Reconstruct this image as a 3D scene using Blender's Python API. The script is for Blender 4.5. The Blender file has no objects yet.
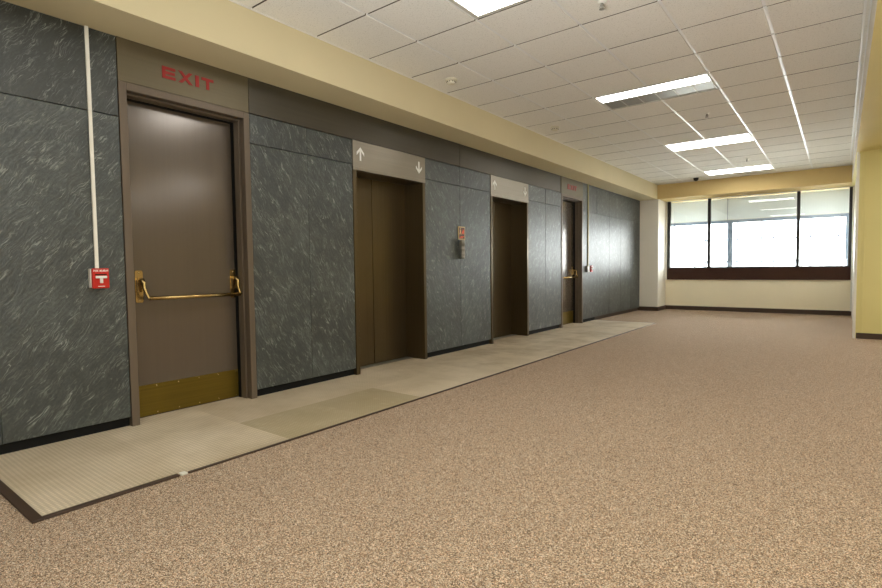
import bpy, bmesh, math, random
from mathutils import Vector, Matrix
random.seed(7)
S = bpy.context.scene
COL = S.collection

# ------------------------------------------------------------ camera
CX, CH, FPX, YAW, PIT, ROL = 3.9723, 1.1018, 517.38, 0.6575, -0.0489, -0.0121
F = Vector((-math.sin(YAW)*math.cos(PIT), math.cos(YAW)*math.cos(PIT), math.sin(PIT)))
R0 = Vector((math.cos(YAW), math.sin(YAW), 0)); U0 = R0.cross(F)
R = R0*math.cos(ROL) + U0*math.sin(ROL); U = -R0*math.sin(ROL) + U0*math.cos(ROL)
cd = bpy.data.cameras.new('camera'); cam = bpy.data.objects.new('camera', cd); COL.objects.link(cam)
cd.sensor_width = 36; cd.lens = FPX/882*36; cd.clip_start = .05; cd.clip_end = 300
m = Matrix((R, U, -F)).transposed().to_4x4(); m.translation = Vector((CX, 0, CH)); cam.matrix_world = m
S.camera = cam

# ------------------------------------------------------------ world, lights, exposure
w = bpy.data.worlds.new('sky'); S.world = w; w.use_nodes = True
bg = w.node_tree.nodes['Background']; bg.inputs[0].default_value = (.86, .93, 1, 1); bg.inputs[1].default_value = 9.0
S.view_settings.view_transform = 'Standard'; S.view_settings.look = 'None'
S.view_settings.exposure = 0.16; S.view_settings.gamma = 1; S.view_settings.use_curve_mapping = False
LAMP = (1, .98, .95)
LAMP_E = 10.0

def area(name, loc, sx, sy, power, rot=(0, 0, 0), col=LAMP):
    l = bpy.data.lights.new(name, 'AREA'); l.shape = 'RECTANGLE'; l.size = sx; l.size_y = sy
    l.energy = power; l.color = col
    o = bpy.data.objects.new(name, l); COL.objects.link(o); o.location = loc; o.rotation_euler = rot
    return o
# added ceiling fill: lamp row continued behind the camera, invented lights on the right
for y in (.16, -2.9):
    area('ceiling_lamp', (2.25, y, 3.05), 1.2, .55, 10)
for x in (5.6, 7.6):
    for y in (-2.5, 1.2, 4.9, 8.3):
        area('ceiling_lamp', (x, y, 2.71), 1.2, .6, 22)
# cool fill light added at the right; the side wall has no window
area('lobby_window_light', (8.95, -.8, 1.6), 7.5, 1.6, 70, (math.radians(90), 0, math.radians(90)), (.95, .98, 1))
# upward fill added behind the camera to brighten the ceiling
fl = area('bounce_flash', (3.4, -.9, 1.0), 1.6, 1.0, 112, (math.radians(180-40), 0, 0), (.95, .98, 1)); fl.data.spread = math.radians(110)
sd = bpy.data.lights.new('sun', 'SUN'); sd.energy = 48; sd.angle = .01; sd.color = (1, .98, .94)
so = bpy.data.objects.new('sun', sd); COL.objects.link(so); so.rotation_euler = (math.radians(48), 0, math.radians(12))

# ------------------------------------------------------------ helpers
class MB:
    def __init__(s): s.bm = bmesh.new(); s.uv = None
    def box(s, x0, y0, z0, x1, y1, z1, mi=0, bev=0, seg=1):
        t = bmesh.new()
        bmesh.ops.create_cube(t, size=1)
        for v in t.verts:
            v.co = Vector(((x0+x1)/2 + v.co.x*(x1-x0), (y0+y1)/2 + v.co.y*(y1-y0), (z0+z1)/2 + v.co.z*(z1-z0)))
        if bev: bmesh.ops.bevel(t, geom=list(t.edges), offset=bev, segments=seg, affect='EDGES', profile=.5)
        return s.add(t, mi)
    def add(s, t, mi=0, mat=None, smooth=False):
        if mat is not None: t.transform(mat)
        vm = {v: s.bm.verts.new(v.co) for v in t.verts}
        out = []
        for f in t.faces:
            try: g = s.bm.faces.new([vm[v] for v in f.verts])
            except ValueError: continue
            g.material_index = mi; g.smooth = smooth or f.smooth; out.append(g)
        t.free(); return out
    def prism(s, pts, axis, a, b, mi=0, smooth=False):
        """pts: 2-D outline; axis: the extruded axis ('x': pts=(y,z), 'y': pts=(x,z), 'z': pts=(x,y))."""
        def P(p, c):
            return {'x': (c, p[0], p[1]), 'y': (p[0], c, p[1]), 'z': (p[0], p[1], c)}[axis]
        A = [s.bm.verts.new(P(p, a)) for p in pts]; B = [s.bm.verts.new(P(p, b)) for p in pts]
        n = len(pts); fs = [s.bm.faces.new(A), s.bm.faces.new(B)]
        for i in range(n):
            f = s.bm.faces.new([A[i], A[(i+1) % n], B[(i+1) % n], B[i]]); f.smooth = smooth; fs.append(f)
        for f in fs: f.material_index = mi
        return fs
    def tube(s, pts, r, mi=0, n=12, caps=True):
        pts = [Vector(p) for p in pts]; rings = []
        for i, p in enumerate(pts):
            d = (pts[min(i+1, len(pts)-1)] - pts[max(i-1, 0)]).normalized()
            a = d.cross(Vector((0, 0, 1)) if abs(d.z) < .9 else Vector((0, 1, 0))).normalized(); b = d.cross(a)
            rr = r[i] if isinstance(r, (list, tuple)) else r
            rings.append([s.bm.verts.new(p + (a*math.cos(2*math.pi*k/n) + b*math.sin(2*math.pi*k/n))*rr) for k in range(n)])
        for q, t in zip(rings, rings[1:]):
            for k in range(n):
                f = s.bm.faces.new([q[k], q[(k+1) % n], t[(k+1) % n], t[k]]); f.smooth = True; f.material_index = mi
        if caps:
            for q in (rings[0], rings[-1]):
                f = s.bm.faces.new(q); f.material_index = mi
    def lathe(s, prof, loc, mi=0, n=24, axis='z'):
        rings = []
        for r, h in prof:
            ring = []
            for k in range(n):
                c, q = math.cos(2*math.pi*k/n)*max(r, 1e-4), math.sin(2*math.pi*k/n)*max(r, 1e-4)
                p = {'z': (c, q, h), 'x': (h, c, q), 'y': (c, h, q)}[axis]
                ring.append(s.bm.verts.new(Vector(loc) + Vector(p)))
            rings.append(ring)
        for a, b in zip(rings, rings[1:]):
            for k in range(n):
                f = s.bm.faces.new([a[k], a[(k+1) % n], b[(k+1) % n], b[k]]); f.smooth = True; f.material_index = mi
        for a in (rings[0], rings[-1]):
            f = s.bm.faces.new(a); f.material_index = mi
    def build(s, name, mats, parent=None, origin=None):
        bmesh.ops.recalc_face_normals(s.bm, faces=s.bm.faces)
        me = bpy.data.meshes.new(name)
        o = bpy.data.objects.new(name, me); COL.objects.link(o)
        if parent is not None:
            o.parent = parent; bmesh.ops.translate(s.bm, verts=s.bm.verts, vec=-world_loc(parent))
        elif origin is not None:
            bmesh.ops.translate(s.bm, verts=s.bm.verts, vec=-Vector(origin)); o.location = origin
        s.bm.to_mesh(me); s.bm.free()
        for k in (mats if isinstance(mats, (list, tuple)) else [mats]): me.materials.append(k)
        return o

def world_loc(o):
    v = Vector((0, 0, 0))
    while o is not None: v += o.location; o = o.parent
    return v
def tag(o, label=None, cat=None, group=None, kind=None):
    for k, v in (('label', label), ('category', cat), ('group', group), ('kind', kind)):
        if v: o[k] = v
    return o
def empty(name, loc, **k):
    o = bpy.data.objects.new(name, None); COL.objects.link(o); o.location = loc; o.empty_display_size = .1
    return tag(o, **k)
def copy_tree(o, dz=(0, 0, 0), parent=None):
    c = o.copy(); COL.objects.link(c); c.parent = parent
    if parent is None: c.location = o.location + Vector(dz)
    for ch in [q for q in bpy.data.objects if q.parent == o]:
        copy_tree(ch, parent=c)
    return c

# ------------------------------------------------------------ materials
def lin(r, g, b): return tuple(((c/255+.055)/1.055)**2.4 if c > 10 else c/255/12.92 for c in (r, g, b)) + (1,)
class N:
    def __init__(s, name):
        s.m = bpy.data.materials.new(name); s.m.use_nodes = True; s.t = s.m.node_tree
        s.p = s.t.nodes['Principled BSDF']; s.out = s.t.nodes['Material Output']
    def n(s, typ, ins=None, **kw):
        d = s.t.nodes.new(typ)
        for k, v in kw.items(): setattr(d, k, v)
        for k, v in (ins or {}).items():
            i = d.inputs[k]
            if isinstance(v, bpy.types.NodeSocket): s.t.links.new(v, i)
            else: i.default_value = v
        return d
    def link(s, a, b): s.t.links.new(a, b)
    def math(s, op, a, b=0., c=None):
        ins = {0: a, 1: b}
        if c is not None: ins[2] = c
        return s.n('ShaderNodeMath', ins, operation=op).outputs[0]
    def vmath(s, op, a, b): return s.n('ShaderNodeVectorMath', {0: a, 1: b}, operation=op).outputs[0]
    def noise(s, vec, scale, detail=3, rough=.5, out=0, dist=0.):
        return s.n('ShaderNodeTexNoise', {'Vector': vec, 'Scale': scale, 'Detail': detail, 'Roughness': rough, 'Distortion': dist}).outputs[out]
    def ramp(s, fac, stops, interp='LINEAR'):
        d = s.n('ShaderNodeValToRGB', {0: fac}); e = d.color_ramp.elements; d.color_ramp.interpolation = interp
        while len(e) < len(stops): e.new(.5)
        for q, (p, c) in zip(e, stops): q.position = p; q.color = c if len(c) == 4 else tuple(c)+(1,)
        return d.outputs[0]
    def mix(s, fac, a, b, typ='MIX'):
        d = s.n('ShaderNodeMix', data_type='RGBA', blend_type=typ)
        for i, v in ((0, fac), (6, a), (7, b)):
            if isinstance(v, bpy.types.NodeSocket): s.link(v, d.inputs[i])
            else: d.inputs[i].default_value = v
        return d.outputs[2]
    def bump(s, h, strength=.3, dist=.01):
        d = s.n('ShaderNodeBump', {'Height': h, 'Strength': strength, 'Distance': dist}); s.link(d.outputs[0], s.p.inputs['Normal'])
    def obj(s): return s.n('ShaderNodeTexCoord').outputs['Object']
    def geo(s): return s.n('ShaderNodeNewGeometry').outputs['Position']
    def set(s, **k):
        for a, v in k.items():
            i = s.p.inputs[a.replace('_', ' ')]
            if isinstance(v, bpy.types.NodeSocket): s.link(v, i)
            else: i.default_value = v
        return s

def paint(name, c, rough=.6, tex=.06, scale=60, spec=.3):
    a = N(name); g = a.geo()
    big = a.noise(g, 1.3, 3); col = a.mix(a.ramp(big, [(.3, (0, 0, 0)), (.7, (1, 1, 1))]), c, tuple(v*(1-tex) for v in c[:3])+(1,))
    a.set(Base_Color=col, Roughness=rough); a.p.inputs['Specular IOR Level'].default_value = spec
    a.bump(a.noise(g, scale*4, 3), .12, .002); return a.m
def metal(name, c, rough=.35, metallic=.8, streak=.25, axis='z', bmp=.04):
    a = N(name); g = a.geo()
    sc = {'z': (45, 45, .8), 'y': (60, .8, 60)}[axis]
    q = a.vmath('MULTIPLY', g, sc); n = a.noise(q, 1, 4, .6); b = a.noise(g, 2.2, 3)
    f = a.math('ADD', a.math('MULTIPLY', n, .6), a.math('MULTIPLY', b, .4))
    col = a.mix(a.ramp(f, [(.3, (0, 0, 0)), (.7, (1, 1, 1))]), tuple(v*(1-streak) for v in c[:3])+(1,), tuple(min(1, v*(1+streak)) for v in c[:3])+(1,))
    a.set(Base_Color=col, Metallic=metallic, Roughness=a.math('MULTIPLY_ADD', f, .12 if bmp else .02, rough-.06))
    
    if bmp: a.bump(n, bmp, .001)
    return a.m
def plain(name, c, rough=.5, metallic=0., spec=.5):
    a = N(name); g = a.geo(); n = a.noise(g, 25, 3)
    a.set(Base_Color=a.mix(n, c, tuple(v*.88 for v in c[:3])+(1,)), Roughness=rough, Metallic=metallic)
    a.p.inputs['Specular IOR Level'].default_value = spec; return a.m
def emit(name, c, e):
    a = N(name); a.set(Base_Color=(.8, .8, .8, 1), Emission_Color=c+(1,), Emission_Strength=e); return a.m

M = {}
M['cream'] = paint('cream_wall_paint', lin(212, 200, 162))
M['far_wall'] = paint('pale_cream_paint', lin(246, 236, 206))
M['pilaster'] = paint('off_white_vinyl', lin(240, 236, 222), scale=30)
M['olive'] = paint('olive_wall_paint', lin(226, 214, 146))
M['ochre'] = paint('ochre_beam_paint', lin(218, 192, 132))  # soffit cream made deeper: the beam's shade is put into its colour
M['white'] = plain('white_paint', lin(232, 230, 220), .45)
M['brown_frame'] = metal('brown_frame_paint', lin(104, 92, 78), .42, .25, .08)
M['brown_base'] = plain('dark_brown_rubber', lin(66, 48, 34), .5)
M['black'] = plain('black_rubber', lin(9, 10, 10), .7, 0, .25)
M['door1'] = metal('brown_door_paint', lin(98, 88, 76), .26, .35, .06, 'z', 0)
M['door1'].node_tree.nodes['Principled BSDF'].inputs['Coat Weight'].default_value = .6; M['door1'].node_tree.nodes['Principled BSDF'].inputs['Coat Roughness'].default_value = .16
M['bronze'] = metal('dark_bronze_metal', lin(92, 80, 58), .30, .75, .12)
M['band'] = metal('bronze_fascia_metal', lin(84, 80, 70), .34, .6, .10, 'y')
M['header'] = metal('brushed_header_metal', lin(150, 143, 130), .34, .8, .10, 'y')
M['exit_panel'] = metal('door_header_metal', lin(108, 100, 80), .42, .6, .08, 'y')
M['brass'] = plain('polished_brass', lin(188, 162, 108), .24, 1.)
M['brass_dark'] = metal('tarnished_brass', lin(110, 92, 30), .4, .7, .2, 'y')
M['screw'] = plain('bright_screw', lin(225, 205, 150), .25, 1.)
M['red'] = plain('red_enamel', lin(200, 30, 8), .35)
M['exit_red'] = plain('exit_red_letters', lin(150, 28, 20), .5)
M['arrow'] = plain('white_arrow_enamel', lin(245, 245, 240), .4)
M['conduit'] = plain('ivory_raceway', lin(250, 248, 238), .4)
M['conduit2'] = plain('yellowed_raceway', lin(196, 188, 140), .45)
M['steel'] = metal('grey_steel', lin(150, 148, 138), .35, .8, .1)
M['dark_frame'] = plain('black_window_frame', lin(26, 24, 20), .4)
M['apron'] = metal('dark_wood_apron', lin(56, 27, 8), .8, 0., .3, 'y')
M['blue_grey'] = plain('blue_grey_aluminium', lin(112, 126, 142), .5)
M['tee'] = plain('white_grid_metal', lin(236, 236, 232), .3, .0, .8)
M['fixture'] = plain('fixture_enamel', lin(205, 202, 190), .4)
M['louver'] = plain('louver_aluminium', lin(150, 146, 132), .35, .5)
M['light'] = emit('lit_diffuser', LAMP, LAMP_E)
M['plastic'] = plain('ivory_plastic', lin(226, 220, 198), .45)
M['black_plastic'] = plain('black_plastic', lin(14, 14, 14), .25)
M['lightgroove'] = plain('shadow_gap', lin(60, 56, 48), .8)

def slate():
    a = N('green_slate'); uv = a.n('ShaderNodeUVMap', uv_map='UVMap').outputs[0]
    d = a.vmath('SUBTRACT', a.noise(uv, 4.0, 4, .6, out=1), (.5, .5, .5)); q = a.vmath('ADD', uv, a.vmath('MULTIPLY', d, (.12, .10, .0)))
    def veins(sx, sy, off, thin, lo, hi):
        n1 = a.noise(a.vmath('ADD', a.vmath('MULTIPLY', q, (sx, sy, 1.)), (off, off*2, off)), 1.0, 2, .5)
        l = a.math('MAXIMUM', a.math('SUBTRACT', 1., a.math('MULTIPLY', a.math('ABSOLUTE', a.math('SUBTRACT', n1, .5)), thin)), 0.)
        mk = a.ramp(a.noise(a.vmath('ADD', a.vmath('MULTIPLY', q, (9., 16., 1.)), (off*3, 4., off)), 1., 2, .5), [(lo, (0, 0, 0)), (hi, (1, 1, 1))])
        return n1, a.math('MULTIPLY', l, mk)
    n1, l1 = veins(4.0, 34., 3.1, 44., .49, .64)
    n3, l2 = veins(9., 75., 9.7, 26., .46, .64)
    line = a.math('MINIMUM', a.math('ADD', l1, a.math('MULTIPLY', l2, .6)), 1.)
    n2 = a.noise(a.vmath('MULTIPLY', q, (14., 80., 1.)), 1., 4, .65)
    cloud = a.noise(q, 1.6, 5, .6)
    grain = a.noise(q, 70., 3, .7)
    mixf = a.math('ADD', a.math('MULTIPLY', n2, .36), a.math('ADD', a.math('MULTIPLY', cloud, .36), a.math('MULTIPLY', grain, .28)))
    base = a.ramp(mixf, [(.36, lin(27, 34, 34)), (.5, lin(52, 60, 60)), (.64, lin(84, 92, 91))])
    rnd = a.n('ShaderNodeAttribute', attribute_name='tone').outputs['Fac']
    base = a.mix(1., base, a.ramp(rnd, [(0, (.55, .56, .52)), (1, (1.2, 1.2, 1.2))]), 'MULTIPLY')
    col = a.mix(a.math('MULTIPLY', line, .60), base, lin(170, 177, 172))
    a.set(Base_Color=col, Roughness=a.math('MULTIPLY_ADD', n2, .2, .30)); a.p.inputs['Specular IOR Level'].default_value = .85
    h = a.math('ADD', a.math('ADD', n1, n3), a.math('MULTIPLY', n2, .3)); a.bump(h, .32, .005); return a.m
M['slate'] = slate()

def carpet():
    a = N('speckled_carpet'); g = a.geo()
    v = a.n('ShaderNodeTexVoronoi', {'Vector': g, 'Scale': 300.}).outputs['Color']
    r_, g_, b_ = a.n('ShaderNodeSeparateColor', {0: v}).outputs
    n = a.noise(g, 90, 2, .6)
    f = a.math('ADD', a.math('MULTIPLY', r_, .7), a.math('MULTIPLY', n, .3))
    c = a.ramp(f, [(.15, lin(66, 58, 50)), (.38, lin(148, 130, 110)), (.6, lin(190, 168, 144)), (.8, lin(250, 232, 208))])
    hue = a.ramp(g_, [(.0, lin(255, 215, 190)), (.3, lin(250, 240, 228)), (.75, lin(246, 244, 236)), (1, lin(214, 228, 240))])
    c = a.mix(.8, c, hue, 'MULTIPLY'); c = a.mix(1., c, (.92, .93, .96, 1), 'MULTIPLY')
    big = a.noise(g, .9, 4, .6); c = a.mix(a.math('MULTIPLY', big, .22), c, lin(150, 124, 104))
    a.set(Base_Color=c, Roughness=.95); a.p.inputs['Specular IOR Level'].default_value = .1
    a.bump(f, .6, .004); return a.m
M['carpet'] = carpet()

def stud_tile():
    a = N('raised_diamond_tile'); g = a.geo()
    sx, sy, _ = a.n('ShaderNodeSeparateXYZ', {0: g}).outputs
    k = 2*math.pi/.033
    p = a.math('MULTIPLY', a.math('SINE', a.math('MULTIPLY', a.math('ADD', sx, sy), k/1.4)), a.math('SINE', a.math('MULTIPLY', a.math('SUBTRACT', sx, sy), k/1.4)))
    dia = a.ramp(p, [(.1, (0, 0, 0)), (.45, (1, 1, 1))])
    cell = a.n('ShaderNodeCombineXYZ', {0: a.math('FLOOR', a.math('DIVIDE', sx, .56)), 1: a.math('FLOOR', a.math('DIVIDE', a.math('SUBTRACT', sy, .68), .67)), 2: 3.7}).outputs[0]
    wn = a.n('ShaderNodeTexWhiteNoise', {'Vector': cell}).outputs[0]
    base = a.ramp(a.noise(g, 2.0, 4, .6), [(.3, lin(204, 188, 160)), (.7, lin(238, 224, 200))])
    # the olive tiles of the outer row past the first door, and darker worn tiles further on
    row = a.math('GREATER_THAN', sx, .56); far = a.math('GREATER_THAN', sy, 2.02)
    ol = a.math('MULTIPLY', a.math('MULTIPLY', row, far), a.math('LESS_THAN', sy, 3.36))
    worn = a.math('MULTIPLY', a.ramp(a.noise(g, 1.4, 4, .65), [(.45, (0, 0, 0)), (.62, (1, 1, 1))]), a.ramp(a.math('MULTIPLY', sy, .1), [(.36, (0, 0, 0)), (.5, (1, 1, 1))]))
    base = a.mix(a.math('MULTIPLY', ol, .55), base, lin(158, 144, 98))
    base = a.mix(a.math('MULTIPLY', worn, .55), base, lin(148, 126, 92))
    base = a.mix(a.math('MULTIPLY', wn, .30), base, lin(160, 138, 104))
    scuff = a.ramp(a.noise(g, 7.0, 5, .7), [(.55, (0, 0, 0)), (.75, (1, 1, 1))])
    base = a.mix(a.math('MULTIPLY', scuff, .35), base, lin(226, 216, 186))
    col = a.mix(a.math('MULTIPLY', a.math('SUBTRACT', 1., dia), .32), base, lin(120, 104, 70))
    a.set(Base_Color=col, Roughness=.5); a.p.inputs['Specular IOR Level'].default_value = .4
    a.bump(dia, .5, .003); return a.m
M['stud'] = stud_tile()

def tile():
    a = N('mineral_ceiling_tile'); g = a.geo()
    n = a.noise(g, 90, 4, .75); v = a.noise(g, 30, 3, .6)
    pit = a.ramp(n, [(.34, (0, 0, 0)), (.44, (1, 1, 1))])
    base = a.mix(pit, lin(196, 194, 184), lin(236, 234, 226))
    base = a.mix(a.math('MULTIPLY', v, .15), base, lin(214, 211, 200))
    a.set(Base_Color=base, Roughness=.9); a.p.inputs['Specular IOR Level'].default_value = .15
    a.bump(pit, .3, .002); return a.m
M['tile'] = tile()
M['tile_edge'] = plain('raw_mineral_edge', lin(96, 88, 74), .95, 0, .1)  # dark tone painting the shadow lines between ceiling tiles

def glass():
    a = N('window_glass'); t = a.t
    tr = a.n('ShaderNodeBsdfTransparent', {0: (.93, .96, .96, 1)}); gl = a.n('ShaderNodeBsdfGlossy', {0: (1, 1, 1, 1), 'Roughness': .01})
    fr = a.n('ShaderNodeFresnel', {'IOR': 1.6}).outputs[0]
    mx = a.n('ShaderNodeMixShader', {0: a.math('MULTIPLY', fr, 1.6), 1: tr.outputs[0], 2: gl.outputs[0]})
    a.link(mx.outputs[0], a.out.inputs[0]); return a.m
M['glass'] = glass()
def shade():
    a = N('shade_fabric'); g = a.geo()
    sx, sy, sz = a.n('ShaderNodeSeparateXYZ', {0: g}).outputs
    rib = a.math('SINE', a.math('MULTIPLY', sx, 2*math.pi/.05))
    c = a.mix(a.math('MULTIPLY_ADD', rib, .06, .06), lin(214, 218, 216), lin(190, 196, 196))
    d = a.n('ShaderNodeBsdfDiffuse', {0: c}); tl = a.n('ShaderNodeBsdfTranslucent', {0: c})
    mx = a.n('ShaderNodeMixShader', {0: .2, 1: d.outputs[0], 2: tl.outputs[0]})
    a.link(mx.outputs[0], a.out.inputs[0]); return a.m
M['shade'] = shade()

# ------------------------------------------------------------ room dimensions
ZS, ZC, ZT, ZJ = 2.7255, 3.07, 2.428, 2.179
YB, YE = -5.0, 13.27            # back wall, far beam and pilaster face
YW = 13.97                      # wall under the window
XR = 4.12                       # right soffit face
XM = 1.179                      # edge of the studded tile strip
DOORS = [(1.527, 2.525), (8.690, 9.672)]
LIFTS = [(3.690, 4.853), (6.323, 7.448)]

# ------------------------------------------------------------ floor
b = MB(); b.box(-.7, YB, -.1, 9.2, 14.6, 0); tag(b.build('floor', M['carpet']), 'wide speckled pinkish-brown carpet floor of the lobby', 'floor', kind='structure')
b = MB()
b.box(-.34, .70, -.05, XM-.02, 10.39, .006)
tag(b.build('floor_tiles', M['stud']), 'tan studded tile strip laid along the slate wall', 'floor', kind='structure')
b = MB(); b.box(-.05, .655, 0, XM, .70, .010, bev=.002); b.box(XM-.036, .70, 0, XM, 1.30, .010, bev=.002)
tag(b.build('trim_1', M['brown_base']), 'wide dark edging at the near end of the tan tile strip', 'floor trim', kind='structure')
b = MB(); b.box(XM-.02, 1.35, 0, XM, 10.39, .009, bev=.002); b.box(-.05, 10.385, 0, XM+.03, 10.405, .008)
tag(b.build('trim_2', M['brown_base']), 'thin dark edging between the tan tiles and the carpet', 'floor trim', kind='structure')
b = MB(); b.box(XM-.038, 1.308, 0, XM+.001, 1.342, .0105, bev=.002)
tag(b.build('trim_3', M['white']), 'pale joint clip in the dark edging of the tile strip', 'floor trim', kind='structure')

# ------------------------------------------------------------ slate wall
def build_slate():
    bm = bmesh.new(); uvl = bm.loops.layers.uv.new('UVMap'); tone = bm.faces.layers.float.new('tone')
    def face(cs, mi, ang=0, off=(0, 0), tn=.5):
        f = bm.faces.new([bm.verts.new(c) for c in cs]); f.material_index = mi; f[tone] = tn
        ca, sa = math.cos(ang), math.sin(ang)
        for l in f.loops:
            y, z = l.vert.co.y + l.vert.co.x, l.vert.co.z
            l[uvl].uv = (y*ca + z*sa + off[0], -y*sa + z*ca + off[1])
    def slab(y0, y1, z0, z1, ang, tn):
        off = (random.uniform(0, 50), random.uniform(0, 50)); g = .0014; e = .003; x = random.uniform(-.0015, .0015)
        y0 += g; y1 -= g; z0 += g; z1 -= g
        o = [(x-e, y0, z0), (x-e, y1, z0), (x-e, y1, z1), (x-e, y0, z1)]
        i = [(x, y0+e, z0+e), (x, y1-e, z0+e), (x, y1-e, z1-e), (x, y0+e, z1-e)]
        k = [(-.045, c[1], c[2]) for c in o]
        face(i, 0, ang, off, tn)
        for q in range(4):
            r = (q+1) % 4
            face([o[q], o[r], i[r], i[q]], 0, ang, off, tn); face([k[q], k[r], o[r], o[q]], 0, ang, off, tn)
        face(k[::-1], 0, ang, off, tn)
    def core(x0, y0, z0, x1, y1, z1):
        c = [(x, y, z) for x in (x0, x1) for y in (y0, y1) for z in (z0, z1)]
        for q in ((0, 1, 3, 2), (4, 6, 7, 5), (0, 4, 5, 1), (2, 3, 7, 6), (0, 2, 6, 4), (1, 5, 7, 3)): face([c[j] for j in q], 1)
    rd = math.radians
    segs = [([YB, -3.6, -2.2, -.66, .807, DOORS[0][0]-.002], ZS, [rd(55), rd(40), rd(50), rd(50), rd(50)]),
            ([DOORS[0][1]+.002, 3.122, LIFTS[0][0]-.002], ZT, [rd(-58), rd(-62)]),
            ([LIFTS[0][1]+.002, 5.576, LIFTS[1][0]-.002], ZT, [rd(-60), rd(62)]),
            ([LIFTS[1][1]+.002, 8.07, DOORS[1][0]-.002], ZT, [rd(58), rd(70)]),
            ([DOORS[1][1]+.002, 10.40, 11.125, 11.865, 12.585, YE], ZS, [rd(60), rd(66), rd(-60), rd(64), rd(60)])]
    for ys, ztop, angs in segs:
        for (a, c), an in zip(zip(ys, ys[1:]), angs):
            slab(a, c, .075, ZJ, an, random.uniform(.5, .8))
            slab(a, c, ZJ, ztop, an+random.uniform(-.4, .4), .02 if ys[0] < 0 else random.uniform(.3, .5))
        core(-.5, ys[0], 0, -.046, ys[-1], ZS)
    core(-.7, YB, 0, -.5, YE, ZS)
    for y0, y1 in LIFTS: core(-.5, y0, ZT, -.046, y1, ZS)
    me = bpy.data.meshes.new('wall_left'); bm.to_mesh(me); bm.free()
    me.materials.append(M['slate']); me.materials.append(M['black'])
    o = bpy.data.objects.new('wall_left', me); COL.objects.link(o)
    return tag(o, 'long dark green slate-clad wall with the doors and elevators', 'wall', kind='structure')
build_slate()

b = MB()
for y0, y1 in ((YB, DOORS[0][0]), (DOORS[0][1], LIFTS[0][0]), (LIFTS[0][1], LIFTS[1][0]), (LIFTS[1][1], DOORS[1][0]), (DOORS[1][1], 10.39), (10.39, YE)):
    b.box(-.046, y0+.001, 0, -.038, y1-.001, .072, 1 if y0 > 10 else 0)
tag(b.build('baseboard_left', [M['black'], M['brown_base']]), 'black recessed base under the slate slabs', 'baseboard', kind='structure')
# fascia band over the slate between the two doors
b = MB()
ys = [DOORS[0][1]+.001, 5.576, DOORS[1][0]-.03]
for y0, y1 in zip(ys, ys[1:]): b.box(-.045, y0+.002, ZT+.004, .002, y1-.002, ZS, bev=.0015)
b.box(-.045, ys[-1], ZT+.004, -.02, DOORS[1][0], ZS, 1)
tag(b.build('trim_4', [M['band'], M['black']]), 'dark bronze fascia band running over the slate under the soffit', 'trim', kind='structure')

# ------------------------------------------------------------ soffits, beam, far wall, right wall
b = MB(); b.box(-.7, YB, ZS, .41, 14.6, 3.35); tag(b.build('ceiling_soffit', M['cream']), 'long cream soffit above the slate wall', 'ceiling', kind='structure')
b = MB(); b.box(.41, YE, ZS, XR, 14.6, 3.35); tag(b.build('ceiling_beam', M['ochre']), 'ochre cream beam above the far window', 'ceiling', kind='structure')
b = MB(); b.box(XR, YB, ZS+.0005, 9.2, 14.6, 3.35)
for f_ in b.bm.faces:
    f_.normal_update()
    if f_.normal.x < -.5: f_.material_index = 1
tag(b.build('ceiling_soffit.001', [M['olive'], M['pilaster']]), 'olive lower ceiling at the right of the tiled ceiling', 'ceiling', kind='structure')
b = MB(); b.box(-.7, YE, 0, .437, 14.6, ZS, bev=.004); tag(b.build('wall_pilaster', M['pilaster']), 'off-white pilaster between the slate wall and the far window', 'wall', kind='structure')
b = MB(); b.box(.437, YW, 0, XR+.055, 14.6, 1.03); tag(b.build('wall_far', M['far_wall']), 'cream wall under the far window', 'wall', kind='structure')
b = MB()
r = .03; pts = [(XR+.015+r-r*math.cos(t), 9.75+r-r*math.sin(t)) for t in [math.radians(q) for q in range(0, 91, 15)]]
b.prism(pts + [(XR+.045, 9.95), (XR+.015, 9.95)], 'z', 0, ZS, 1)
b.box(XR+.045, 9.75, 0, 9.2, 9.95, ZS); b.box(XR+.055, 9.95, 0, 9.2, 14.6, ZS, 1)
b.box(4.213, 9.740, .085, 4.247, 9.751, ZS-.03, bev=.003); b.box(4.16, 9.742, ZS-.03, 9.2, 9.751, ZS, bev=.002)
tag(b.build('wall_right', [M['olive'], M['pilaster']]), 'olive-yellow wall end with rounded corner at the right edge', 'wall', kind='structure')
b = MB(); b.box(9.0, YB, 0, 9.2, 9.75, ZS); tag(b.build('wall_lobby', M['cream']), 'cream side wall of the lobby beyond the frame', 'wall', kind='structure')
b = MB(); b.box(-.7, YB-.2, 0, 9.2, YB, 3.35); tag(b.build('wall_back', M['cream']), 'cream back wall behind the photographer', 'wall', kind='structure')
b = MB(); b.box(.437, YW-.012, 0, XR+.055, YW, .1, bev=.002); b.box(.437, YE-.012, 0, .449, YW-.012, .1, bev=.002); b.box(-.04, YE-.012, 0, .437, YE, .1, bev=.002)
tag(b.build('baseboard_far', M['brown_base']), 'dark brown baseboard along the far wall and pilaster', 'baseboard', kind='structure')
b = MB(); b.box(4.172, 9.738, 0, 9.0, 9.75, .085, bev=.002); tag(b.build('baseboard_right', M['brown_base']), 'dark brown baseboard under the olive wall end', 'baseboard', kind='structure')

# ------------------------------------------------------------ ceiling grid
GX, GY, G = .4253, 2.9063, .6096
LK = [0, 5, 10, 15]
b = MB()
b.box(.41, YB, 3.10, XR, YE, 3.3, 1)
holes = {(i, k) for i in (2, 3) for k in LK}
gap = .0115
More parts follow.
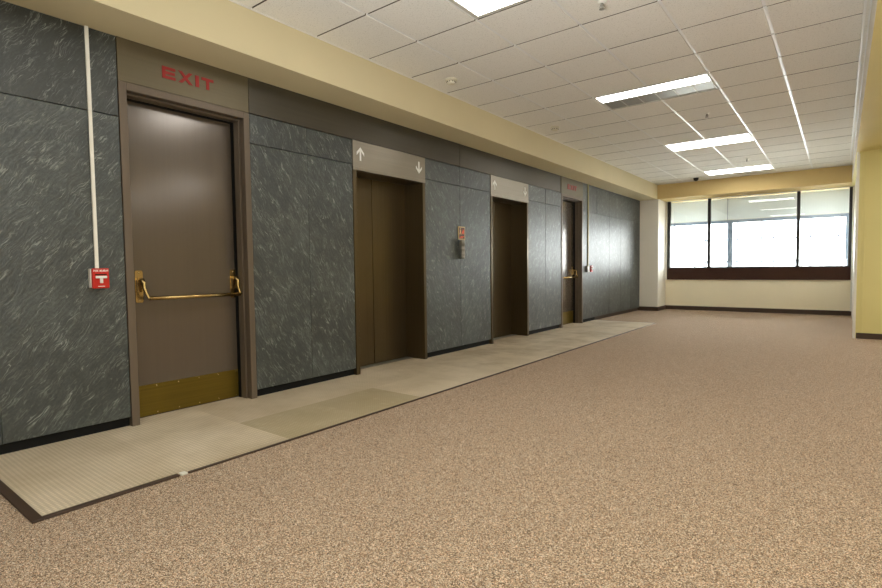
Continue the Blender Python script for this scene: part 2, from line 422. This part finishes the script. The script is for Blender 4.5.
# inverted tees
for i in range(0, 7):
    x = GX + i*G
    for k in range(-13, 17):
        if i == 3 and k in LK: continue
        b.box(x-.012, GY+k*G+.0115, 3.0735, x+.012, GY+(k+1)*G-.0115, 3.101, 1)
for k in range(-13, 18):
    y = GY + k*G
    b.box(.41, y-.012, 3.085, XR, y+.012, 3.101, 2)
for i in range(6):
    for k in range(-13, 17):
        if (i, k) in holes: continue
        x, y = GX+i*G, GY+k*G
        t = bmesh.new(); bmesh.ops.create_cube(t, size=1)
        dx = random.uniform(-.0006, .0006)
        for v in t.verts:
            lo = v.co.z < 0
            q = G/2 - gap - (.002 if lo else 0); q2 = G/2 - .0045 - (.002 if lo else 0)
            v.co = Vector((x+G/2 + (q if v.co.x > 0 else -q), y+G/2 + (q2 if v.co.y > 0 else -q2), (3.069+dx) if lo else 3.086))
        for f_ in b.add(t, 0):
            f_.normal_update()
            if abs(f_.normal.z) < .5 and abs(f_.normal.y) > .5: f_.material_index = 2
# wall angles
b.box(XR-.010, YB, 3.066, XR, YE, 3.078, 1); b.box(.41, YB, 3.068, .424, YE, 3.078, 0); b.box(.42, YE-.02, 3.066, XR, YE, 3.078, 1)
b.box(4.083-.012, YB, 3.066, 4.083+.006, YE, 3.0775, 1); b.box(4.089, YB, 3.072, XR-.01, YE, 3.079, 0)
tag(b.build('ceiling', [M['tile'], M['tee'], M['tile_edge']]), 'suspended ceiling of pale mineral tiles in a white metal grid', 'ceiling', kind='structure')

# ------------------------------------------------------------ troffers
def troffer(k, style, label):
    x0, x1, y0, y1 = GX+2*G+.012, GX+4*G-.012, GY+k*G+.012, GY+(k+1)*G-.012
    e = empty('ceiling_light', ((x0+x1)/2, (y0+y1)/2, 3.07), label=label, cat='ceiling light', group='recessed ceiling lights')
    rim = .035 if style == 'rim' else .012
    h = MB()
    h.box(x0, y0, 3.064, x1, y0+rim, 3.0995, bev=.002); h.box(x0, y1-rim, 3.064, x1, y1, 3.0995, bev=.002)
    h.box(x0, y0+rim, 3.064, x0+rim, y1-rim, 3.0995, bev=.002); h.box(x1-rim, y0+rim, 3.064, x1, y1-rim, 3.0995, bev=.002)
    h.box(x0, y0, 3.0965, x1, y1, 3.0995)
    h.build('frame', M['fixture'], e)
    split = y0+.25 if style == 'louver' else y1-rim
    d = MB(); d.box(x0+rim, y0+rim, 3.0685, x1-rim, split, 3.088, bev=.002); d.build('diffuser', M['light'], e)
    if style == 'louver':
        l = MB(); n = 6
        l.box(x0+rim, split, 3.0715, x1-rim, y1-rim, 3.0965, 1)
        for q in range(1, n):
            xx = x0+rim + (x1-x0-2*rim)*q/n
            l.box(xx-.006, split, 3.0690, xx+.006, y1-rim, 3.0714)
        l.build('louver', [M['fixture'], M['louver']], e)
    return e
troffer(0, 'rim', 'large bright recessed ceiling light cut by the top edge, nearest of the row')
troffer(5, 'louver', 'lit recessed ceiling light with an unlit grey louvered strip behind it')
troffer(10, 'plain', 'fully lit recessed ceiling light second from the far window beam')
troffer(15, 'plain', 'fully lit recessed ceiling light right beside the far window beam')

# ------------------------------------------------------------ ceiling devices
def detector(x, y, label):
    b = MB(); b.lathe([(.03, 0), (.062, 0), (.064, -.012), (.05, -.02)], (x, y, 3.069)); o = b.build('smoke_detector', M['plastic'], origin=(x, y, 3.069))
    tag(o, label, 'smoke detector', 'smoke detectors')
    b = MB(); b.lathe([(.046, -.021), (.047, -.03), (.042, -.045), (.03, -.052), (.0, -.053)], (x, y, 3.069), 0)
    for q in range(10):
        a = q*math.pi/5; b.box(x+.043*math.cos(a)-.006, y+.043*math.sin(a)-.006, 3.033, x+.043*math.cos(a)+.006, y+.043*math.sin(a)+.006, 3.040, 1)
    b.build('sensing_chamber', [M['plastic'], M['black_plastic']], o)
detector(.726, 4.42, 'round ivory smoke detector on a ceiling tile near the nearest light')
detector(.756, 6.83, 'round ivory smoke detector further along the soffit, closer to the far window')
def sprinkler(x, y, label):
    b = MB(); b.lathe([(.0, 0), (.034, 0), (.034, -.004), (.018, -.014), (.0, -.015)], (x, y, 3.069)); o = b.build('sprinkler_head', M['white'], origin=(x, y, 3.069))
    tag(o, label, 'sprinkler', 'ceiling sprinklers')
    b = MB(); b.lathe([(.011, -.014), (.011, -.03), (.006, -.034), (.004, -.052)], (x, y, 3.069), n=12)
    b.tube([(x-.011, y, 3.045), (x-.016, y, 3.03), (x-.003, y, 3.017)], .003, n=8); b.tube([(x+.011, y, 3.045), (x+.016, y, 3.03), (x+.003, y, 3.017)], .003, n=8)
    b.build('sprinkler_frame', M['steel'], o)
    b = MB(); b.lathe([(.0, -.052), (.02, -.053), (.021, -.056), (.0, -.057)], (x, y, 3.069), n=16); b.build('deflector', M['steel'], o)
sprinkler(2.529, 3.87, 'small metal sprinkler at the top edge beside the nearest light')
sprinkler(2.565, 7.494, 'small metal sprinkler between the louvered light and the next light')
sprinkler(2.561, 11.143, 'small metal sprinkler between the two farthest ceiling lights')
b = MB(); b.lathe([(.0, 0), (.055, 0), (.055, -.02), (.04, -.025)], (1.357, 12.824, 3.069)); o = b.build('security_camera', M['black_plastic'], origin=(1.357, 12.824, 3.069))
tag(o, 'small black dome security camera on the ceiling by the window beam', 'security camera')
b = MB(); b.lathe([(.05, -.022), (.048, -.04), (.036, -.058), (.018, -.068), (0, -.07)], (1.357, 12.824, 3.069)); b.build('dome', M['black_plastic'], o)

# ------------------------------------------------------------ doors
def letters(txt, y0, y1, z0, z1, x, b):
    n = len(txt); widths = {'E': 1., 'X': 1.12, 'I': .3, 'T': 1.}; sp = .22
    tot = sum(widths[c] for c in txt) + sp*(n-1); u = (y1-y0)/tot; y = y0; st = (z1-z0)*.24; H = z1-z0; d = .004
    for c in txt:
        wd = widths[c]*u; a, e = y, y+wd
        if c == 'E':
            b.box(x, a, z0, x+d, a+st*1.15, z1)
            for zz in (z0, (z0+z1)/2-st/2, z1-st): b.box(x, a+st*1.15, zz, x+d, e-(st*.2 if zz not in (z0, z1-st) else 0), zz+st)
        elif c == 'I': b.box(x, a, z0, x+d, e, z1)
        elif c == 'T':
            b.box(x, a, z1-st, x+d, e, z1); b.box(x, (a+e)/2-st*.6, z0, x+d, (a+e)/2+st*.6, z1-st)
        elif c == 'X':
            s = st*1.4
            b.prism([(a, z0), (a+s, z0), (e, z1), (e-s, z1)], 'x', x, x+d); b.prism([(e-s, z0), (e, z0), (a+s, z1), (a, z1)], 'x', x+.0002, x+d+.0002)
        y = e + sp*u
    return b

def exit_door(n, y0, y1, label, text_y):
    e = empty('door_%d' % n, (0, (y0+y1)/2, 0), label=label, cat='door', kind='structure')
    yi0, yi1 = y0+.052, y1-.052; zt = ZT-.055; XL = -.17
    f = MB()
    # frame: face, reveal and stop, each jamb and the head
    f.box(-.26, y0, 0, .006, yi0, ZT, bev=.002); f.box(-.26, yi1, 0, .006, y1, ZT, bev=.002); f.box(-.26, yi0, zt, .006, yi1, ZT, bev=.002)
    f.box(-.13, yi0, 0, -.055, yi0+.016, zt, bev=.002); f.box(-.13, yi1-.016, 0, -.055, yi1, zt, bev=.002); f.box(-.13, yi0+.016, zt-.016, -.055, yi1-.016, zt, bev=.002)
    f.build('door_frame', M['brown_frame'], e)
    q = MB(); q.box(XL, yi0, .0, -.13, yi0+.020, zt); q.box(XL, yi1-.020, 0, -.13, yi1, zt); q.box(XL, yi0+.020, zt-.020, -.13, yi1-.020, zt)
    q.build('door_seal', M['black'], e)  # black strips added to paint the shade inside the door reveal
    h = MB(); h.box(-.06, y0, ZT+.002, .003, y1, ZS, bev=.0015); hp = h.build('header_panel', M['exit_panel'], e)
    letters('EXIT', text_y[0], text_y[1], 2.528, 2.614, .003, MB_l := MB()); MB_l.build('exit_lettering', M['exit_red'], hp)
    d = MB(); d.box(XL-.045, yi0+.004, .012, XL, yi1-.004, zt-.004, bev=.003); lf = d.build('door_leaf', M['door1'], e)
    t = MB(); t.box(XL-.05, yi0, .0, XL-.004, yi1, .011, bev=.002); t.build('threshold', M['brown_base'], e)
    k = MB(); ky0, ky1, kz0, kz1 = yi0+.012, yi1-.016, .014, .25
    k.box(XL, ky0, kz0, XL+.003, ky1, kz1, bev=.001)
    for q in range(6):
        yy = ky0+.02+(ky1-ky0-.04)*q/5
        for zz in (kz0+.016, kz1-.016): k.lathe([(.0055, 0), (.005, .0025), (.0, .003)], (XL+.003, yy, zz), 1, 10, 'x')
    for yy in (ky0+.012, ky1-.012): k.lathe([(.0055, 0), (.005, .0025), (.0, .003)], (XL+.003, yy, (kz0+kz1)/2), 1, 10, 'x')
    k.build('kick_plate', [M['brass_dark'], M['screw']], e)
    p = MB(); zb = .907; xb = -.075; ya, yb = yi0+.098, yi1-.040
    p.tube([(xb, ya+.035, zb), (xb, yb+.010, zb)], .0145, n=14)
    bar = p.build('push_bar', M['brass'], e)
    for yy, sg in ((ya, 1), (yb, .35)):
        q = MB()
        q.prism([(yy-.027, .885), (yy-.020, .876), (yy+.020, .876), (yy+.027, .885), (yy+.027, 1.105), (yy+.020, 1.115), (yy-.020, 1.115), (yy-.027, 1.105)], 'x', XL, XL+.008)
        # pivot housing and curved lever down to the bar
        q.prism([(yy-.024, .955), (yy+.024, .955), (yy+.024, 1.045), (yy+.016, 1.058), (yy-.016, 1.058), (yy-.024, 1.045)], 'x', XL+.008, XL+.038)
        q.tube([(XL+.03, yy, 1.045), (XL+.055, yy+.002, 1.042), (XL+.068, yy+.004, 1.02), (XL+.072, yy+.008*sg, .985), (XL+.082, yy+.015*sg, .95), (xb, yy+.028*sg, .915), (xb, yy+.04*sg, zb)], [.017, .019, .017, .013, .0115, .0115, .014], n=14)
        for zz in (.893, 1.098): q.lathe([(.007, 0), (.006, .003), (.0, .004)], (XL+.008, yy, zz), 1, 10, 'x')
        q.build('bracket', [M['brass'], M['screw']], bar)
    return e
exit_door(1, *DOORS[0], 'large brown exit door with brass push bar beside the red alarm box', (1.825, 2.219))
exit_door(2, *DOORS[1], 'far brown exit door past the second elevator, glossy with window glare', (8.955, 9.364))

# ------------------------------------------------------------ elevators
def arrow(y, z0, z1, up, x):
    b = MB(); d = .004; t = .020; w_ = .052; hh = .055
    if up:
        tip, sgn, tail = z1, -1, z0
    else:
        tip, sgn, tail = z0, 1, z1
    a, c = sorted((tip + sgn*.012, tail)); b.box(x, y-t/2, a, x+d, y+t/2, c)
    for s in (-1, 1):
        b.prism([(y, tip), (y+s*w_, tip+sgn*hh), (y+s*w_, tip+sgn*(hh+.030)), (y, tip+sgn*.030)], 'x', x+.0002*s+.0003, x+d+.0002*s)
    return b
def elevator(y0, y1, label):
    e = empty('elevator_entrance', (0, (y0+y1)/2, 0), label=label, cat='elevator', group='elevator entrances in the slate wall')
    yi0, yi1, zo = y0+.05, y1-.045, 2.130; XD = -.29
    j = MB(); j.box(-.36, y0, 0, .006, yi0, zo, bev=.002); j.box(-.36, yi1, 0, .006, y1, zo, bev=.002); j.box(-.36, y0, zo, .0, y1, zo+.03)
    j.build('jamb', M['bronze'], e)
    h = MB(); h.box(-.30, y0, zo+.03, -.04, y1, ZT-.002, 1); h.box(-.045, y0, zo-.002, .008, y1, ZT, bev=.0015); h.box(.0, y0+.0, zo-.001, .0115, y1, zo+.032, bev=.0015)
    hp = h.build('header_panel', [M['header'], M['black']], e)
    arrow(y0+.104, 2.228, 2.366, True, .008).build('up_arrow', M['arrow'], hp)
    arrow(y1-.118, 2.226, 2.364, False, .008).build('down_arrow', M['arrow'], hp)
    mid = (yi0+yi1)/2 - .03
    for a, c in ((yi0, mid-.005), (mid+.005, yi1)):
        d = MB(); d.box(XD-.03, a, .010, XD, c, zo, bev=.001); d.build('door_panel', M['bronze'], e)
    s = MB(); s.box(XD-.04, yi0, 0, XD+.10, yi1, .009)
    for q in range(3): s.box(XD+.02+.025*q, yi0, .009, XD+.03+.025*q, yi1, .0105)
    s.build('sill', M['steel'], e)
    g = MB(); g.box(XD-.05, y0, 0, XD-.032, y1, zo+.03); g.build('shaft_screen', M['black'], e)
    return e
elevator(*LIFTS[0], 'bronze elevator entrance next to the large exit door, nearer of the two')
elevator(*LIFTS[1], 'bronze elevator entrance between the fire sign and the far exit door')

# ------------------------------------------------------------ conduits, alarm pulls, sign
b = MB(); b.box(0, 1.336, 1.13, .016, 1.358, ZS, bev=.003, seg=2)
tag(b.build('conduit', M['conduit'], origin=(0, 1.347, 1.13)), 'white surface conduit running down to the near red alarm box', 'conduit', 'alarm conduits')
b = MB(); b.box(.002, 9.90, 1.10, .020, 9.925, ZS, bev=.003, seg=2)
tag(b.build('conduit', M['conduit2'], origin=(0, 9.912, 1.1)), 'yellowed surface conduit beside the far exit door', 'conduit', 'alarm conduits')
def pull(y0, y1, z0, z1, label):
    e = empty('fire_alarm_pull', (0, (y0+y1)/2, z0), label=label, cat='fire alarm', group='red fire alarm pull stations')
    b = MB(); b.box(.001, y0-.004, z0+.004, .040, y1+.001, z1-.002, bev=.003); b.build('back_box', M['conduit'], e)
    b = MB(); b.box(.041, y0, z0, .066, y1, z1, bev=.006, seg=2); bd = b.build('cover', M['red'], e)
    yc = (y0+y1)/2; w_ = y1-y0; h = z1-z0
    b = MB(); b.box(.060, y0+w_*.16, z0+h*.66, .0665, y1-w_*.16, z0+h*.72); b.build('slot', M['black_plastic'], bd)
    b = MB(); b.box(.066, yc-w_*.33, z0+h*.50, .078, yc+w_*.33, z0+h*.62, bev=.002); b.box(.066, yc-w_*.09, z0+h*.26, .076, yc+w_*.09, z0+h*.52, bev=.002)
    b.build('pull_handle', M['arrow'], bd)
    b = MB(); x = .066
    # raised white lettering strip: FIRE ALARM in tiny block strokes
    fnt = {'F': ['11', '10', '11', '10', '10'], 'I': ['1', '1', '1', '1', '1'], 'R': ['110', '101', '110', '101', '101'], 'E': ['11', '10', '11', '10', '11'], ' ': ['0']*5,
           'A': ['010', '101', '111', '101', '101'], 'L': ['10', '10', '10', '10', '11'], 'M': ['10001', '11011', '10101', '10001', '10001']}
    txt = 'FIRE ALARM'; cols = sum(len(fnt[c][0])+1 for c in txt)-1; p = w_*.86/cols; yy = y0+w_*.07; pz = h*.10/5
    for c in txt:
        for r_, row in enumerate(fnt[c]):
            for q, v in enumerate(row):
                if v == '1': b.box(x, yy+q*p, z0+h*.93-(r_+1)*pz, x+.001, yy+(q+1)*p, z0+h*.93-r_*pz)
        yy += (len(fnt[c][0])+1)*p
    b.build('lettering', M['arrow'], bd)
    b = MB(); b.box(x, yc-w_*.2, z0+h*.085, x+.001, yc+w_*.2, z0+h*.12); b.build('label_strip', M['arrow'], bd)
pull(1.300, 1.400, .998, 1.132, 'red fire alarm pull box at the foot of the white conduit')
pull(9.925, 10.03, 1.0, 1.13, 'red fire alarm pull box beside the far exit door')
b = MB(); b.box(.001, 9.79, 1.0, .05, 9.885, 1.12, bev=.004); tag(b.build('junction_box', M['steel'], origin=(0, 9.84, 1.0)), 'small grey junction box between the far exit door and its alarm', 'junction box')

def sign():
    y0, y1, z0, z1 = 5.520, 5.672, 1.480, 1.652
    b = MB(); b.box(.001, y0, z0, .010, y1, z1, bev=.002)
    o = b.build('fire_sign', plain('sign_cream', lin(214, 182, 128), .4), origin=(0, (y0+y1)/2, z0))
    tag(o, 'small cream-bordered sign with orange pictograms on the slate between elevators', 'sign')
    b = MB(); b.box(.010, y0+.014, z0+.014, .0108, y1-.014, z1-.014); b.build('sign_face', plain('sign_dark', lin(74, 34, 20), .4), o)
    org = plain('sign_orange', lin(236, 88, 36), .4); yel = plain('sign_yellow', lin(240, 196, 120), .4)
    b = MB()   # flames on the right, walking figure on the left
    c = y0+.105
    b.prism([(c-.028, z0+.085), (c-.024, z0+.115), (c-.012, z0+.105), (c-.006, z0+.150), (c+.006, z0+.122), (c+.014, z0+.138), (c+.024, z0+.108), (c+.022, z0+.085), (c+.008, z0+.072), (c-.014, z0+.072)], 'x', .0108, .0116)
    b.box(.0108, y0+.024, z0+.022, .0114, y1-.05, z0+.032); b.box(.0108, y0+.05, z0+.036, .0114, y1-.024, z0+.046)
    b.build('flame_pictogram', org, o)
    b = MB(); c = y0+.046
    b.lathe([(.009, 0), (.009, .0008), (0, .0008)], (.0108, c, z0+.140), 0, 12, 'x')
    b.prism([(c-.012, z0+.128), (c+.012, z0+.124), (c+.008, z0+.098), (c+.020, z0+.070), (c+.010, z0+.066), (c-.002, z0+.090), (c-.016, z0+.066), (c-.024, z0+.072), (c-.010, z0+.100)], 'x', .0108, .0116)
    b.build('figure_pictogram', yel, o)
sign()
b = MB(); yc = 5.566; r = .036
prof = [(r, 0), (r, .012), (r*.93, .014), (r*.93, .05), (r, .052), (r, .062), (r*.93, .064), (r*.93, .115), (r, .117), (r, .127), (r*.93, .129), (r*.93, .18), (r, .182), (r, .235), (r*.9, .248)]
b.lathe(prof, (.039, yc, 1.228), n=28); o = b.build('wall_canister', M['steel'], origin=(.039, yc, 1.228))
tag(o, 'slim ribbed grey metal canister mounted on the slate under the sign', 'wall canister')
b = MB(); b.box(-.0005, yc-.02, 1.26, .012, yc+.02, 1.44); b.build('mounting_bracket', M['steel'], o)

# ------------------------------------------------------------ window
w1 = empty('window_1', (2.3, 14.0, 1.03), label='wide interior window with black mullions and dark wood apron', cat='window', kind='structure')
b = MB(); b.box(.47, YW-.035, .757, 4.146, YW+.03, 1.036, bev=.003); b.build('apron', M['apron'], w1)
b = MB(); b.box(.47, YW-.03, 1.036, 4.146, YW+.055, 1.056, bev=.002)
for x0, x1 in ((.478, .548), (4.092, 4.146)): b.box(x0, YW-.03, 1.056, x1, YW+.055, ZS-.012, bev=.002)
b.build('window_frame', M['dark_frame'], w1)
for x0, x1 in ((1.398, 1.462), (3.182, 3.242)):
    b = MB(); b.box(x0, YW-.03, 1.056, x1, YW+.055, ZS-.012, bev=.002); b.build('mullion', M['dark_frame'], w1)
b = MB(); b.box(.437, YW-.035, ZS-.012, 4.146, YW+.06, ZS, bev=.002); b.build('head_trim', M['white'], w1)
xs = [.548, 1.398, 1.462, 3.182, 3.242, 4.092]
for x0, x1 in ((.548, 1.398), (1.462, 3.182), (3.242, 4.092)):
    b = MB(); v = [b.bm.verts.new(p) for p in ((x0, YW+.03, 1.056), (x1, YW+.03, 1.056), (x1, YW+.03, ZS-.012), (x0, YW+.03, ZS-.012))]; b.bm.faces.new(v)
    b.build('pane', M['glass'], w1)
b = MB(); b.box(4.148, YW-.10, .1, XR+.055, YW, ZS, bev=.003); b.box(.437, YW-.06, .76, .478, YW+.05, ZS, bev=.002)
tag(b.build('trim_5', M['white']), 'white strips at both sides of the far window', 'trim', kind='structure')
w2 = empty('window_2', (2.3, 14.3, 1.03), label='outer blue-grey window frame behind the interior glass', cat='window', kind='structure')
b = MB(); b.box(.437, 14.29, 2.125, XR+.1, 14.35, 2.205, bev=.003); b.box(1.72, 14.30, 2.205, 1.84, 14.34, ZS); b.box(.437, 14.29, 1.03, XR+.1, 14.35, 1.07, bev=.003); b.box(4.045, 14.29, 1.07, XR+.1, 14.35, 2.125, bev=.003)
b.build('window_frame', M['blue_grey'], w2)
b = MB(); b.box(1.775, 14.285, 1.07, 1.885, 14.36, 2.125, bev=.003); b.build('mullion', M['blue_grey'], w2)
for k, (x0, x1, lb) in enumerate(((.437, 1.77, 'short pale grey roller shade behind the left end of the window'), (1.782, XR+.06, 'wide pale grey roller shade behind the right part of the window'))):
    e = empty('roller_shade', ((x0+x1)/2, 14.27, 2.70), label=lb, cat='roller shade', group='roller shades in the far window')
    b = MB(); b.box(x0, 14.268, 2.205, x1, 14.270, ZS-.004); b.build('shade_cloth', M['shade'], e)
    b = MB(); b.box(x0, 14.262, 2.195, x1, 14.276, 2.212, bev=.003); b.build('bottom_bar', M['fixture'], e)

# ------------------------------------------------------------ building across the street
def building():
    e = empty('building', (4, 44, -12), label='pale office block seen through the bright far window', cat='building')
    b = MB(); b.box(-40, 44, -14, 30, 56, 22)
    for z in (-9.8, -6.2, -2.6, 1.0, 4.6, 8.2): b.box(-40, 43.9, z-.15, 30, 44, z+.15)
    b.build('facade', plain('pale_concrete', lin(235, 235, 232), .8), e)
    gm = plain('office_window_glass', lin(176, 186, 196), .3); fm = plain('office_window_frame', lin(58, 62, 72), .5)
    for z in (-4.2, -.6, 3.0):
        for q in range(9):
            x = -27 + q*4.4
            b = MB(); b.box(x, 43.93, z, x+2.9, 44.01, z+2.0)
            for c in ((x-.06, z+1.94, x+2.96, z+2.06), (x-.06, z-.06, x+2.96, z+.06), (x-.06, z, x+.06, z+2), (x+2.84, z, x+2.96, z+2), (x+.7, z, x+.8, z+2)):
                b.box(c[0], 43.88, c[1], c[2], 43.94, c[3], 1)
            b.build('window', [gm, fm], e)
building()
b = MB(); b.box(-60, 14.7, -14.2, 60, 44, -14); tag(b.build('ground', plain('street_asphalt', lin(150, 150, 148), .9)), 'street below the window', 'ground', kind='structure')
